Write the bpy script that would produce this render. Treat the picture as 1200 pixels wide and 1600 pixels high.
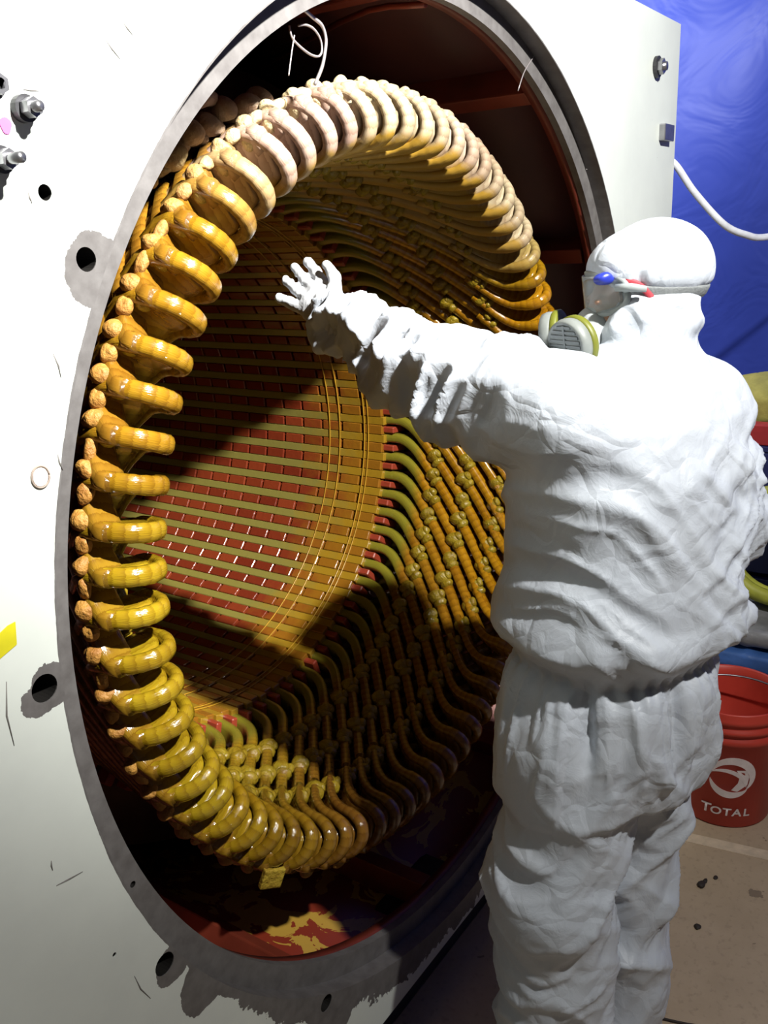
import bpy, bmesh, math, random
import numpy as np
from mathutils import Vector, Matrix

# ------------------------------------------------------------------ scene
scene = bpy.context.scene
COL = scene.collection
for o in list(bpy.data.objects):
    bpy.data.objects.remove(o)
random.seed(7)
PI = math.pi
S = 0.95            # radius of the opening in the end plate (metres)
ZC = 1.13           # height of the machine axis above the floor

# ------------------------------------------------------------------ camera
cam_d = bpy.data.cameras.new('camera')
cam = bpy.data.objects.new('camera', cam_d)
COL.objects.link(cam)
cam.location = (-1.5072, -0.8568, 1.6521)
cam.rotation_euler = (1.26874, 0.042801, -0.975724)
cam_d.sensor_fit = 'VERTICAL'
cam_d.sensor_height = 32.0
cam_d.lens = 32.0 * 1400.0 / 1600.0
cam_d.clip_start = 0.02
scene.camera = cam

# ------------------------------------------------------------------ light
scene.view_settings.view_transform = 'Standard'
scene.view_settings.look = 'None'
scene.view_settings.gamma = 1.0
scene.view_settings.use_curve_mapping = False
scene.view_settings.exposure = 0.0
world = bpy.data.worlds.new('world')
scene.world = world
world.use_nodes = True
bg = world.node_tree.nodes['Background']
bg.inputs[0].default_value = (0.62, 0.72, 1.0, 1)
bg.inputs[1].default_value = 0.020

LAMP = (-0.70, -1.95, 3.32)
AIM = (0.10, 0.0, 2.25)
# floodlight on a stand: a focused beam plus its spill, and a narrow beam added to brighten the plate
for kind, power, cone, aim in (('SPOT', 740.0, 70, AIM), ('SPOT', 1250.0, 44, (-0.58, 0.0, 2.08)), ('POINT', 180.0, 0, AIM)):
    ld = bpy.data.lights.new('work_lamp', kind)
    ld.energy = power
    ld.shadow_soft_size = 0.05
    ld.color = (1.0, 0.98, 0.93)
    if kind == 'SPOT':
        ld.spot_size = math.radians(cone)
        ld.spot_blend = 1.0
    lo = bpy.data.objects.new('work_lamp', ld)
    lo.location = LAMP
    lo.rotation_euler = (Vector(aim) - Vector(LAMP)).to_track_quat('-Z', 'Y').to_euler()
    COL.objects.link(lo)
# unseen fill light added to brighten the blue tarpaulin
ld = bpy.data.lights.new('tarp_fill', 'POINT')
ld.energy = 52.0
ld.shadow_soft_size = 0.15
ld.color = (0.95, 0.97, 1.0)
lo = bpy.data.objects.new('tarp_fill', ld)
lo.location = (1.75, 0.75, 2.60)
COL.objects.link(lo)


# ------------------------------------------------------------------ helpers
def W(x, y, z):
    """machine units (opening radius = 1, axis at origin) -> world"""
    return Vector((x * S, y * S, ZC + z * S))


def cyl(theta, r, y):
    """machine cylinder coordinates (degrees) -> machine-local metres (axis at z=0)"""
    a = math.radians(theta)
    return Vector((r * math.cos(a) * S, y * S, r * math.sin(a) * S))


def mesh_obj(name, verts, faces, mat=None, parent=None, smooth=True, uvs=None):
    me = bpy.data.meshes.new(name)
    me.from_pydata([tuple(v) for v in verts], [], faces)
    me.update()
    if smooth:
        me.polygons.foreach_set('use_smooth', [True] * len(me.polygons))
    if uvs is not None:
        ul = me.uv_layers.new(name='UVMap')
        li = np.empty(len(me.loops), dtype=np.int32)
        me.loops.foreach_get('vertex_index', li)
        ul.data.foreach_set('uv', np.asarray(uvs, dtype=np.float32)[li].ravel())
    return link(name, me, mat, parent)


def link(name, me, mat=None, parent=None):
    o = bpy.data.objects.new(name, me)
    COL.objects.link(o)
    if mat is not None and len(me.materials) == 0:
        me.materials.append(mat)
    if parent is not None:
        o.parent = parent
    return o


def bm_obj(name, bm, mat=None, parent=None, smooth=False):
    me = bpy.data.meshes.new(name)
    bm.normal_update()
    bm.to_mesh(me)
    bm.free()
    if smooth:
        me.polygons.foreach_set('use_smooth', [True] * len(me.polygons))
    return link(name, me, mat, parent)


def empty(name, loc=(0, 0, 0)):
    o = bpy.data.objects.new(name, None)
    o.location = loc
    o.empty_display_size = 0.1
    COL.objects.link(o)
    return o


def tag(o, label=None, cat=None, group=None, kind=None):
    if label: o['label'] = label
    if cat: o['category'] = cat
    if group: o['group'] = group
    if kind: o['kind'] = kind
    return o


def box_bm(bm, x0, x1, y0, y1, z0, z1, bevel=0.0):
    r = bmesh.ops.create_cube(bm, size=1.0)
    for v in r['verts']:
        v.co = Vector((x0 + (v.co.x + .5) * (x1 - x0), y0 + (v.co.y + .5) * (y1 - y0), z0 + (v.co.z + .5) * (z1 - z0)))
    if bevel > 0:
        es = set()
        for v in r['verts']:
            es.update(v.link_edges)
        bmesh.ops.bevel(bm, geom=list(es), offset=bevel, segments=2, affect='EDGES', profile=.6)


def box(name, x0, x1, y0, y1, z0, z1, mat, parent=None, bevel=0.0):
    bm = bmesh.new()
    box_bm(bm, x0, x1, y0, y1, z0, z1, bevel)
    return bm_obj(name, bm, mat, parent)


def sweep(path, frames, halfs, nseg=12, power=2.6, cap=True):
    """superellipse cross sections: frames = [(N, B)], halfs = [(hN, hB)] -> verts, faces, uvs"""
    verts, faces, uvs = [], [], []
    L = 0.0
    n = len(path)
    for i in range(n):
        if i: L += (path[i] - path[i - 1]).length
        N, B = frames[i]
        a, b = halfs[i]
        for k in range(nseg):
            t = 2 * PI * (k + .5) / nseg
            c, s = math.cos(t), math.sin(t)
            e = 2.0 / power
            x = math.copysign(abs(c) ** e, c) * a
            y = math.copysign(abs(s) ** e, s) * b
            verts.append(path[i] + N * x + B * y)
            uvs.append((L, k / nseg))
    for i in range(n - 1):
        for k in range(nseg):
            k2 = (k + 1) % nseg
            faces.append((i * nseg + k, i * nseg + k2, (i + 1) * nseg + k2, (i + 1) * nseg + k))
    if cap:
        faces.append(tuple(reversed(range(nseg))))
        faces.append(tuple(range((n - 1) * nseg, n * nseg)))
    return verts, faces, uvs


def tube(points, radii, nseg=8):
    pts = [Vector(p) for p in points]
    if not hasattr(radii, '__len__'):
        radii = [radii] * len(pts)
    fr = []
    up = None
    for i in range(len(pts)):
        T = (pts[min(i + 1, len(pts) - 1)] - pts[max(i - 1, 0)]).normalized()
        if up is None:
            up = Vector((0, 0, 1)) if abs(T.z) < .9 else Vector((1, 0, 0))
        B = T.cross(up).normalized()
        N = B.cross(T).normalized()
        up = N
        fr.append((N, B))
    return sweep(pts, fr, [(r, r) for r in radii], nseg, 2.0)


def smooth_path(pts, n):
    """Catmull-Rom"""
    P = [Vector(p) for p in pts]
    P = [P[0] * 2 - P[1]] + P + [P[-1] * 2 - P[-2]]
    out = []
    m = len(P) - 3
    for i in range(n):
        u = i / (n - 1) * m
        k = min(int(u), m - 1)
        t = u - k
        a, b, c, d = P[k:k + 4]
        out.append(.5 * ((2 * b) + (c - a) * t + (2 * a - 5 * b + 4 * c - d) * t * t + (3 * b - a - 3 * c + d) * t ** 3))
    return out


def tube_obj(name, pts, r, mat, parent=None, n=24, nseg=8):
    v, f, u = tube(smooth_path(pts, n), r, nseg)
    return mesh_obj(name, v, f, mat, parent, True, u)


def lathe(profile, seg=48, mat=None, name='lathe', parent=None, axis='Z', close=False):
    verts, faces = [], []
    n = len(profile)
    for k in range(seg):
        a = 2 * PI * k / seg
        for r, h in profile:
            if axis == 'Z':
                verts.append((r * math.cos(a), r * math.sin(a), h))
            else:
                verts.append((r * math.cos(a), h, r * math.sin(a)))
    for k in range(seg):
        k2 = (k + 1) % seg
        for i in range(n - 1 if not close else n):
            j = (i + 1) % n
            q = (k * n + i, k2 * n + i, k2 * n + j, k * n + j)
            faces.append(q if axis == 'Z' else tuple(reversed(q)))
    return mesh_obj(name, verts, faces, mat, parent)


# ------------------------------------------------------------------ materials
class NT:
    def __init__(self, name):
        self.m = bpy.data.materials.new(name)
        self.m.use_nodes = True
        self.t = self.m.node_tree
        self.b = self.t.nodes['Principled BSDF']

    def n(self, kind, **kw):
        nd = self.t.nodes.new(kind)
        for k, v in kw.items():
            setattr(nd, k, v)
        return nd

    def l(self, a, b):
        self.t.links.new(a, b)

    def put(self, sock, val):
        if hasattr(val, 'node'):
            self.l(val, sock)
        else:
            if isinstance(val, tuple) and len(val) == 3 and sock.type == 'RGBA':
                val = val + (1,)
            sock.default_value = val

    def math(self, op, a, b=0.0, clamp=False):
        nd = self.n('ShaderNodeMath', operation=op, use_clamp=clamp)
        self.put(nd.inputs[0], a)
        self.put(nd.inputs[1], b)
        return nd.outputs[0]

    def mix(self, fac, a, b, blend='MIX'):
        nd = self.n('ShaderNodeMix', data_type='RGBA', blend_type=blend)
        self.put(nd.inputs[0], fac)
        self.put(nd.inputs[6], a)
        self.put(nd.inputs[7], b)
        return nd.outputs[2]

    def ramp(self, fac, a, b):
        nd = self.n('ShaderNodeMapRange')
        self.put(nd.inputs[0], fac)
        nd.inputs[1].default_value = a
        nd.inputs[2].default_value = b
        return nd.outputs[0]

    def noise(self, scale, detail=3, vec=None, rough=.55, dist=0.0):
        nd = self.n('ShaderNodeTexNoise')
        nd.inputs['Scale'].default_value = scale
        nd.inputs['Detail'].default_value = detail
        nd.inputs['Roughness'].default_value = rough
        nd.inputs['Distortion'].default_value = dist
        if vec is not None:
            self.l(vec, nd.inputs['Vector'])
        return nd.outputs['Fac']

    def pos(self):
        return self.n('ShaderNodeNewGeometry').outputs['Position']

    def objc(self):
        return self.n('ShaderNodeTexCoord').outputs['Object']

    def sep(self, v):
        nd = self.n('ShaderNodeSeparateXYZ')
        self.l(v, nd.inputs[0])
        return nd.outputs

    def bump(self, h, strength=.3, dist=.01):
        nd = self.n('ShaderNodeBump')
        nd.inputs['Strength'].default_value = strength
        nd.inputs['Distance'].default_value = dist
        self.l(h, nd.inputs['Height'])
        self.l(nd.outputs[0], self.b.inputs['Normal'])

    def base(self, c): self.put(self.b.inputs['Base Color'], c)
    def rough(self, r): self.put(self.b.inputs['Roughness'], r)
    def metal(self, r): self.put(self.b.inputs['Metallic'], r)


def simple(name, c, rough=.5, metal=0.0, var=.15, scale=20.0, bump=0.0, coat=0.0):
    t = NT(name)
    v = t.pos() if False else t.objc()
    nz = t.noise(scale, 3, v)
    dark = tuple(x * (1 - var) for x in c)
    lite = tuple(min(1, x * (1 + var)) for x in c)
    t.base(t.mix(t.ramp(nz, .3, .7), dark, lite))
    t.rough(rough)
    t.metal(metal)
    if coat: t.b.inputs['Coat Weight'].default_value = coat
    if bump:
        t.bump(t.noise(scale * 3, 3, v), bump, .01)
    return t.m


M = {}


def radial(t):
    """distance from the machine axis in opening radii, depth y in opening radii"""
    s = t.sep(t.pos())
    z = t.math('SUBTRACT', s[2], ZC)
    r = t.math('SQRT', t.math('ADD', t.math('MULTIPLY', s[0], s[0]), t.math('MULTIPLY', z, z)))
    return t.math('DIVIDE', r, S), t.math('DIVIDE', s[1], S), s, z


# plate paint: mint white enamel worn to bare steel at the rim and round the drilled holes
HOLES = [(-0.876, 1.708, .0085), (-0.835, 1.638, .0135), (-0.974, 1.170, .017), (-0.671, 1.796, .004),
         (-0.865, 0.686, .017), (-0.530, 0.321, .016), (-0.8715, 0.8102, .0045), (-.9407, .7640, .003)]
CHIPS = [(-0.822, 1.625, .040), (-0.800, 1.595, .030), (-0.960, 1.172, .026), (-0.985, 1.158, .018), (-0.850, 0.676, .034),
         (-0.800, 0.600, .05), (-0.525, 0.325, .06), (-0.50, 0.27, .05)]
t = NT('plate_paint')
r, y, s, z = radial(t)
p = t.pos()
n1 = t.noise(9, 6, p, .65)
n2 = t.noise(38, 4, p, .6)
edge = t.math('ADD', t.math('MULTIPLY', t.math('SUBTRACT', n1, .5), .16), t.math('MULTIPLY', t.math('SUBTRACT', n2, .5), .05))
low = t.ramp(z, -.45, -.88)                      # the paint is worn far back at the bottom of the rim
lim = t.math('ADD', 1.003, t.math('MULTIPLY', low, .050))
m1 = t.math('LESS_THAN', t.math('ADD', r, t.math('MULTIPLY', edge, t.math('ADD', .04, low))), lim)
mask = m1
for cx, cz, cr in CHIPS:
    dx = t.math('SUBTRACT', s[0], cx)
    dz = t.math('SUBTRACT', s[2], cz)
    d = t.math('SQRT', t.math('ADD', t.math('MULTIPLY', dx, dx), t.math('MULTIPLY', dz, dz)))
    mask = t.math('MAXIMUM', mask, t.math('LESS_THAN', t.math('ADD', d, t.math('MULTIPLY', edge, .28)), cr))
n3 = t.noise(70, 2, p)
specks = t.math('GREATER_THAN', t.math('MULTIPLY', n3, t.noise(6, 2, p)), .455)
mask = t.math('MAXIMUM', mask, t.math('MULTIPLY', specks, .6))
grime = t.ramp(t.noise(4, 5, p, .7), .35, .75)
paint = t.mix(grime, (.63, .67, .625), (.57, .605, .57))
bare = t.mix(t.ramp(n2, .3, .7), (.095, .088, .086), (.145, .138, .135))
hol = None
for hx, hz, hr in HOLES:
    dx = t.math('SUBTRACT', s[0], hx)
    dz = t.math('SUBTRACT', s[2], hz)
    d = t.math('SQRT', t.math('ADD', t.math('MULTIPLY', dx, dx), t.math('MULTIPLY', dz, dz)))
    d = t.math('LESS_THAN', d, hr * 1.04)
    hol = d if hol is None else t.math('MAXIMUM', hol, d)
hol = t.math('MULTIPLY', hol, t.math('GREATER_THAN', s[1], .0015))      # shade inside the drilled holes, painted near black
t.base(t.mix(hol, t.mix(mask, paint, bare), (.012, .011, .010)))
t.rough(t.mix(mask, (.42, .42, .42), (.5, .5, .5)))
t.bump(t.math('MULTIPLY', mask, -1.0), .4, .002)
M['plate'] = t.m

M['steel'] = simple('bare_steel', (.24, .235, .235), .45, .35, .25, 14, .05)
M['bolt'] = simple('bolt_steel', (.33, .33, .35), .32, .9, .2, 30)
M['dark_steel'] = simple('dark_steel', (.05, .05, .055), .5, .5, .2, 30)
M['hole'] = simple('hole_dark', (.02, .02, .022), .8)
M['oxide'] = simple('red_oxide_paint', (.20, .034, .016), .5, 0, .3, 7, .05)
M['oxide_dark'] = simple('dark_oxide_paint', (.10, .035, .028), .6, 0, .35, 5, .05)
M['liner'] = simple('liner_paint', (.13, .019, .009), .5, 0, .3, 7, .05)
M['orange'] = simple('orange_paint', (.62, .10, .025), .45, 0, .2, 9)
M['finger'] = simple('press_finger_red', (.22, .032, .015), .35, 0, .3, 9)
M['core'] = simple('core_iron', (.055, .03, .025), .45, .2, .3, 12)

# housing floor: red paint under puddled resin
t = NT('resin_floor')
p = t.pos()
m = t.math('GREATER_THAN', t.noise(11, 4, p, .55, .6), .52)
t.base(t.mix(m, (.24, .030, .012), (.52, .30, .045)))
t.rough(.25)
M['resin'] = t.m

# tooth packets: red varnished iron, ochre tape band close to the core end
t = NT('tooth_red')
r, y, s, z = radial(t)
nz = t.noise(16, 4, t.pos())
och = t.math('MULTIPLY', t.ramp(t.math('ADD', y, t.math('MULTIPLY', t.math('SUBTRACT', nz, .5), .30)), .93, .74), .80)
ob = t.n('ShaderNodeObjectInfo')
red = t.mix(ob.outputs['Random'], (.145, .020, .008), (.22, .038, .012))
t.base(t.mix(och, red, (.275, .125, .009)))
t.rough(.22)
t.b.inputs['Coat Weight'].default_value = .5
t.bump(t.noise(60, 3, t.pos()), .25, .004)
M['tooth'] = t.m
t = NT('wedge_tape')
r, y, s, z = radial(t)
nz = t.noise(16, 4, t.pos())
och = t.ramp(t.math('ADD', y, t.math('MULTIPLY', t.math('SUBTRACT', nz, .5), .30)), .95, .72)
t.base(t.mix(och, (.205, .175, .040), (.31, .178, .013)))
t.rough(.25)
t.b.inputs['Coat Weight'].default_value = .4
t.bump(t.noise(45, 3, t.pos()), .2, .004)
M['wedge'] = t.m
M['hoop'] = simple('hoop_cord', (.40, .22, .018), .3, 0, .2, 30)

# coil tape: colour of each coil comes from the object, alpha = how wet with varnish
def coil_mat(name, leg):
    t = NT(name)
    ob = t.n('ShaderNodeObjectInfo')
    uv = t.n('ShaderNodeUVMap').outputs[0]
    su = t.sep(uv)
    r, y, s, z = radial(t)
    nz = t.noise(13, 4, t.pos(), .6)
    wv = t.n('ShaderNodeTexWave', wave_type='BANDS', bands_direction='X', wave_profile='SAW')
    wv.inputs['Scale'].default_value = 16 if leg else 20
    wv.inputs['Distortion'].default_value = 2.2
    wv.inputs['Detail'].default_value = 2
    wv.inputs['Detail Scale'].default_value = 3
    t.l(uv, wv.inputs['Vector'])
    wrap = wv.outputs['Fac']
    c = ob.outputs['Color']
    wet = ob.outputs['Alpha']
    c2 = t.mix(.75, c, (.42, .17, .035), 'MULTIPLY')
    col = t.mix(t.math('MULTIPLY', t.ramp(nz, .42, .72), .55), c, c2)
    col = t.mix(t.math('MULTIPLY', t.math('POWER', wrap, 2.0), .80), col, t.mix(.6, col, (.30, .14, .04), 'MULTIPLY'))
    # varnish already run over the inner edge of the dry coils
    dry = t.math('SUBTRACT', 1.0, wet)
    yel = t.math('MULTIPLY', t.ramp(t.math('ADD', r, t.math('MULTIPLY', t.math('SUBTRACT', nz, .5), .06)), .738, .722), dry)
    col = t.mix(yel, col, (.36, .205, .018))
    if leg:
        oli = t.ramp(y, .500, .535)
        col = t.mix(oli, col, (.19, .165, .016))
    t.base(col)
    t.rough(t.math('SUBTRACT', .62, t.math('MULTIPLY', wet, .46)))
    t.l(t.math('MULTIPLY', wet, .6), t.b.inputs['Coat Weight'])
    t.b.inputs['Coat Roughness'].default_value = .08
    h = t.math('ADD', t.math('MULTIPLY', wrap, .6), t.math('MULTIPLY', nz, .6))
    t.bump(h, .45, .004)
    return t.m


M['coil'] = coil_mat('coil_leg_tape', True)
M['band'] = coil_mat('coil_nose_tape', False)
t = NT('knot_putty')
ob = t.n('ShaderNodeObjectInfo')
p = t.pos()
t.base(t.mix(t.ramp(t.noise(40, 4, p), .35, .7), ob.outputs['Color'], t.mix(.6, ob.outputs['Color'], (.45, .25, .08), 'MULTIPLY')))
t.rough(t.math('SUBTRACT', .75, t.math('MULTIPLY', ob.outputs['Alpha'], .58)))
t.bump(t.noise(110, 4, p), .8, .006)
M['knot'] = t.m

# ================================================================== the setting
def grid_mesh(nx, ny, fn):
    verts = [fn(i / (nx - 1), j / (ny - 1)) for j in range(ny) for i in range(nx)]
    faces = [(j * nx + i, j * nx + i + 1, (j + 1) * nx + i + 1, (j + 1) * nx + i) for j in range(ny - 1) for i in range(nx - 1)]
    return verts, faces


t = NT('concrete_floor')
p = t.pos()
a = t.noise(5, 6, p, .65)
b = t.noise(60, 4, p, .6)
c = t.mix(t.ramp(a, .3, .7), (.50, .385, .265), (.42, .32, .215))
c = t.mix(t.math('MULTIPLY', t.ramp(b, .55, .8), .45), c, (.16, .12, .085))
st = t.math('GREATER_THAN', t.math('MULTIPLY', t.noise(22, 3, p), t.noise(7, 2, p)), .405)
c = t.mix(t.math('MULTIPLY', st, .6), c, (.10, .07, .05))
t.base(c)
t.rough(.75)
t.bump(b, .2, .003)
M['floor'] = t.m
v, f = grid_mesh(2, 2, lambda u, w: (-6 + 12 * u, -7 + 12 * w, 0))
tag(mesh_obj('floor', v, f, M['floor'], None, False), kind='structure')

# blue tarpaulin wall behind the machine and along the right
t = NT('blue_tarp')
p = t.pos()
t.base(t.mix(t.ramp(t.noise(1.4, 4, p), .3, .7), (.045, .085, .56), (.062, .110, .68)))
t.rough(.5)
t.bump(t.noise(3.0, 3, p, .5, 1.2), .25, .06)
M['tarp'] = t.m


def tarp(u, w):
    yy = -4.5 + 8.5 * u
    zz = 4.2 * w
    lean = (w - .25) * .5
    k = yy * 2.0 + zz * .55
    d = .05 * math.sin(k * 1.7 + 1.1) + .035 * math.sin(k * 4.1 + .6 * math.sin(zz * 2)) * min(1, max(0, (zz - 1.2))) \
        + .03 * math.sin(yy * .9 + zz * 2.2)
    return (2.75 + d + .15 * lean, yy, zz)


v, f = grid_mesh(200, 90, tarp)
o = mesh_obj('wall_right', v, f, M['tarp'])
tag(o, kind='structure')

# ================================================================== generator housing
house = empty('generator_housing', (0, 0, .12))
tag(house, 'huge white steel machine end frame with a round opening, paint chipped along its rim', 'machine housing')
PX0, PX1, PZ0, PZ1, PT = -2.45, 1.273, 0.12, 2.170, 0.052
REC, R2 = 0.0356, 0.9565


def bool_cut(base_bm, cut_bm, name, mat, parent):
    a = bm_obj(name + '_a', base_bm)
    b = bm_obj(name + '_b', cut_bm)
    md = a.modifiers.new('cut', 'BOOLEAN')
    md.operation = 'DIFFERENCE'
    md.solver = 'EXACT'
    md.object = b
    dg = bpy.context.evaluated_depsgraph_get()
    me = bpy.data.meshes.new_from_object(a.evaluated_get(dg))
    bpy.data.objects.remove(a)
    bpy.data.objects.remove(b)
    me.name = name
    return link(name, me, mat, parent)


def cyl_bm(bm, x, z, r, y0, y1, seg):
    m = Matrix.Translation((x, (y0 + y1) / 2, z)) @ Matrix.Rotation(PI / 2, 4, 'X')
    bmesh.ops.create_cone(bm, cap_ends=True, segments=seg, radius1=r, radius2=r, depth=y1 - y0, matrix=m)


bm = bmesh.new()
box_bm(bm, PX0, PX1, 0, PT, PZ0, PZ1)
cb = bmesh.new()
cyl_bm(cb, 0, ZC, S, -.05, REC, 220)
plate = bool_cut(bm, cb, 'end_plate', M['plate'], None)
bm = bmesh.new()
bm.from_mesh(plate.data)
bpy.data.objects.remove(plate)
cb = bmesh.new()
cyl_bm(cb, 0, ZC, S * R2, -.02, PT + .05, 220)
for hx, hz, hr in HOLES:
    cyl_bm(cb, hx, hz, hr, -.02, PT - .012, 24)
plate = bool_cut(bm, cb, 'end_plate', M['plate'], house)
plate.location = (0, 0, -.12)
plate.data.polygons.foreach_set('use_smooth', [False] * len(plate.data.polygons))


def hpart(o):
    """parts modelled in world coordinates under the housing empty"""
    o.parent = house
    o.location = (o.location[0], o.location[1], o.location[2] - .12)
    return o


def lathe_y(name, prof, mat, seg=128):
    o = lathe([(r * S, y * S) for r, y in prof], seg, mat, name, None, 'Y', True)
    o.location = (0, 0, ZC)
    return o


hpart(lathe_y('opening_liner', [(R2 + .002, .056), (R2 + .002, .080), (1.03, .080), (1.03, .056)], M['liner']))
shell = hpart(lathe_y('housing_shell', [(1.06, .056), (1.06, 1.10), (1.09, 1.10), (1.09, .056)], M['resin']))
shell.data.materials.clear()
# inside: dark oxide above, puddled resin along the bottom
t = NT('shell_inside')
pz = t.sep(t.pos())
nz = t.noise(10, 5, t.pos(), .55, .8)
pud = t.math('MULTIPLY', t.math('GREATER_THAN', nz, .50), t.ramp(pz[2], .24, .20))
wall = t.mix(t.ramp(t.noise(4, 4, t.pos()), .3, .7), (.085, .032, .030), (.14, .040, .032))
wall = t.mix(t.ramp(pz[2], .50, .30), wall, (.26, .034, .014))
t.base(t.mix(pud, wall, (.55, .33, .05)))
t.rough(.4)
M['shell'] = t.m
shell.data.materials.append(M['shell'])
hpart(lathe_y('rear_bulkhead', [(.70, 1.04), (1.07, 1.04), (1.07, 1.10), (.70, 1.10)], M['oxide_dark']))
# axial stiffening ribs welded inside the shell
bm = bmesh.new()
box_bm(bm, .985 * S, 1.062 * S, .10 * S, 1.05 * S, -.022 * S, .022 * S, .004)
me = bpy.data.meshes.new('stiffener_rib')
bm.to_mesh(me)
bm.free()
me.materials.append(M['oxide'])
for k in range(12):
    o = link('stiffener_rib', me)
    o.location = (0, 0, ZC)
    o.rotation_euler = (0, -math.radians(28 + 30 * k), 0)
    hpart(o)
# base beams under the plate
hpart(box('base_beam', PX0, 1.10, .045, .20, 0, .13, M['dark_steel'], None, .01))
hpart(box('base_beam', PX0, 1.10, .80, 1.0, 0, .13, M['dark_steel'], None, .01))
# thin pipe crossing the upper cavity
hpart(tube_obj('cavity_pipe', [W(.05, .09, .96), W(.12, .30, .985), W(.38, .80, .975)], .006, M['oxide'], None, 8))

# studs, nuts and clips on the plate face
def nut_stud(x, z, name='stud_bolt', ln=.045, rn=.013):
    v, f, u = tube([(x, .002, z), (x, -ln, z)], rn * .55, 12)
    o = mesh_obj(name, v, f, M['bolt'])
    hpart(o)
    bm = bmesh.new()
    cyl_bm(bm, 0, 0, rn, -.022, -.010, 6)
    n = bm_obj('nut', bm, M['bolt'], o)
    n.location = (x, 0, z)
    bm = bmesh.new()
    cyl_bm(bm, 0, 0, rn * 1.35, -.009, .001, 20)
    n = bm_obj('washer', bm, M['dark_steel'], o)
    n.location = (x, 0, z)
    return o


nut_stud(-.926, 1.738, ln=.040, rn=.010)
nut_stud(-.889, 1.788, ln=.030, rn=.010)
nut_stud(-.924, 1.806, ln=.022, rn=.010)
# small clip and tab on the far corner
o = nut_stud(1.075, 2.04, ln=.030, rn=.020)
bm = bmesh.new()
box_bm(bm, 1.125, 1.205, -.018, .001, 1.862, 1.905, .003)
hpart(bm_obj('steel_tab', bm, M['bolt']))
# torn yellow tape, pink chalk spot and chalk ring on the paint
def decal(name, pts, mat, y=-.0012):
    n = len(pts)
    v = [(x, y, z) for x, z in pts] + [(x, 0.0, z) for x, z in pts]
    f = [tuple(range(n))] + [(i, i + n, (i + 1) % n + n, (i + 1) % n) for i in range(n)]
    return hpart(mesh_obj(name, v, f, mat, None, False))


M['ytape'] = simple('yellow_tape', (.62, .56, .015), .5)
M['pink'] = simple('pink_chalk', (.60, .10, .36), .8)
M['mark'] = simple('marker_ink', (.16, .15, .14), .6)
M['chalk'] = simple('chalk_ring', (.30, .24, .20), .8)
M['peach'] = simple('bare_primer', (.78, .68, .60), .7)
decal('tape_scrap', [(-1.030, 1.225), (-.9985, 1.236), (-.9955, 1.262), (-1.005, 1.261), (-1.03, 1.250)], M['ytape'])
decal('chalk_spot', [(-.911 + .0065 * math.cos(a) * (1 + .15 * math.sin(3 * a)), 1.771 + .008 * math.sin(a)) for a in [i * PI / 8 for i in range(16)]], M['pink'])
decal('plug_spot', [(-.936 + .0095 * math.cos(a), 1.412 + .0105 * math.sin(a)) for a in [i * PI / 10 for i in range(20)]], M['peach'])
ring = [(-.936 + .0112 * math.cos(a), -.001, 1.412 + .0122 * math.sin(a)) for a in [i * PI / 14 for i in range(29)]]
v, f, u = tube(ring, .0012, 5)
hpart(mesh_obj('plug_outline', v, f, M['chalk']))


def scratch(x0, z0, x1, z1, w=.0011, name='paint_scratch'):
    m = ((x0 + x1) / 2 + (z1 - z0) * .06, (z0 + z1) / 2)
    v, f, u = tube([(x0, -.0002, z0), (m[0], -.0002, m[1]), (x1, -.0002, z1)], [w * .4, w, w * .4], 5)
    hpart(mesh_obj(name, v, f, M['mark']))


for q in [(-0.7696, 1.867, -0.753, 1.8498), (-0.7421, 1.8885, -0.7303, 1.8766), (-1.0032, 0.9179, -0.9658, 0.912), (-1.0039, 0.9543, -1.0045, 0.9409),
          (-0.8906, 1.5146, -0.8958, 1.5413), (-1.0178, 1.199, -1.0228, 1.1213), (-0.9161, 0.7082, -0.8965, 0.6529), (-0.9096, 1.4315, -0.9063, 1.4122),
          (-0.8963, 1.7083, -0.8938, 1.697), (-0.8841, 1.8065, -0.866, 1.8069)]:
    scratch(*q)
# frayed wires hanging over the top of the opening
M['wire'] = simple('bare_wire', (.42, .38, .38), .35, .6)
def XZ(lst, y):
    return [Vector((a, y, b)) for a, b in lst]


tube_w = [XZ([(-.3314, 1.9731), (-.3093, 1.9652), (-.2897, 1.9576), (-.2818, 1.9411), (-.2853, 1.9229), (-.2957, 1.8994), (-.316, 1.8731)], .066),
          XZ([(-.3684, 1.9466), (-.3643, 1.932), (-.3476, 1.9222), (-.3226, 1.914), (-.3022, 1.9138), (-.2932, 1.9237), (-.2964, 1.9392),
              (-.3109, 1.9503), (-.3291, 1.953), (-.3475, 1.9495)], .066),
          XZ([(-.358, 1.9354), (-.3664, 1.9131), (-.3777, 1.8793)], .066)]
for i, q in enumerate(tube_w):
    hpart(tube_obj('loose_wire', q, [.0028, .0018, .0012][i], M['wire'], None, 30, 6))
for q in (XZ([(.3933, 1.991), (.3477, 1.957), (.318, 1.9181)], .033), XZ([(.6928, 1.7774), (.705, 1.781), (.7166, 1.7883)], .033)):
    hpart(tube_obj('wire_snip', q, .0013, M['wire'], None, 8, 5))

# ================================================================== stator: core + 72 coils
NS = 72
PITCH = 360.0 / NS
stator = empty('stator', (0, 0, ZC))
tag(stator, 'ring of varnished yellow winding coils round a striped red iron bore', 'stator')
core = lathe([(r * S, y * S) for r, y in [(.662, .635), (.662, 2.30), (.93, 2.30), (.93, .635)]], 144, M['core'], 'core', stator, 'Y', True)
lathe([(r * S, y * S) for r, y in [(0.001, 2.30), (.70, 2.30), (.70, 2.34), (.001, 2.34)]], 48, M['hole'], 'far_dark_disc', stator, 'Y', True)  # unseen near-black disc added as the darkness at the far end


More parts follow.
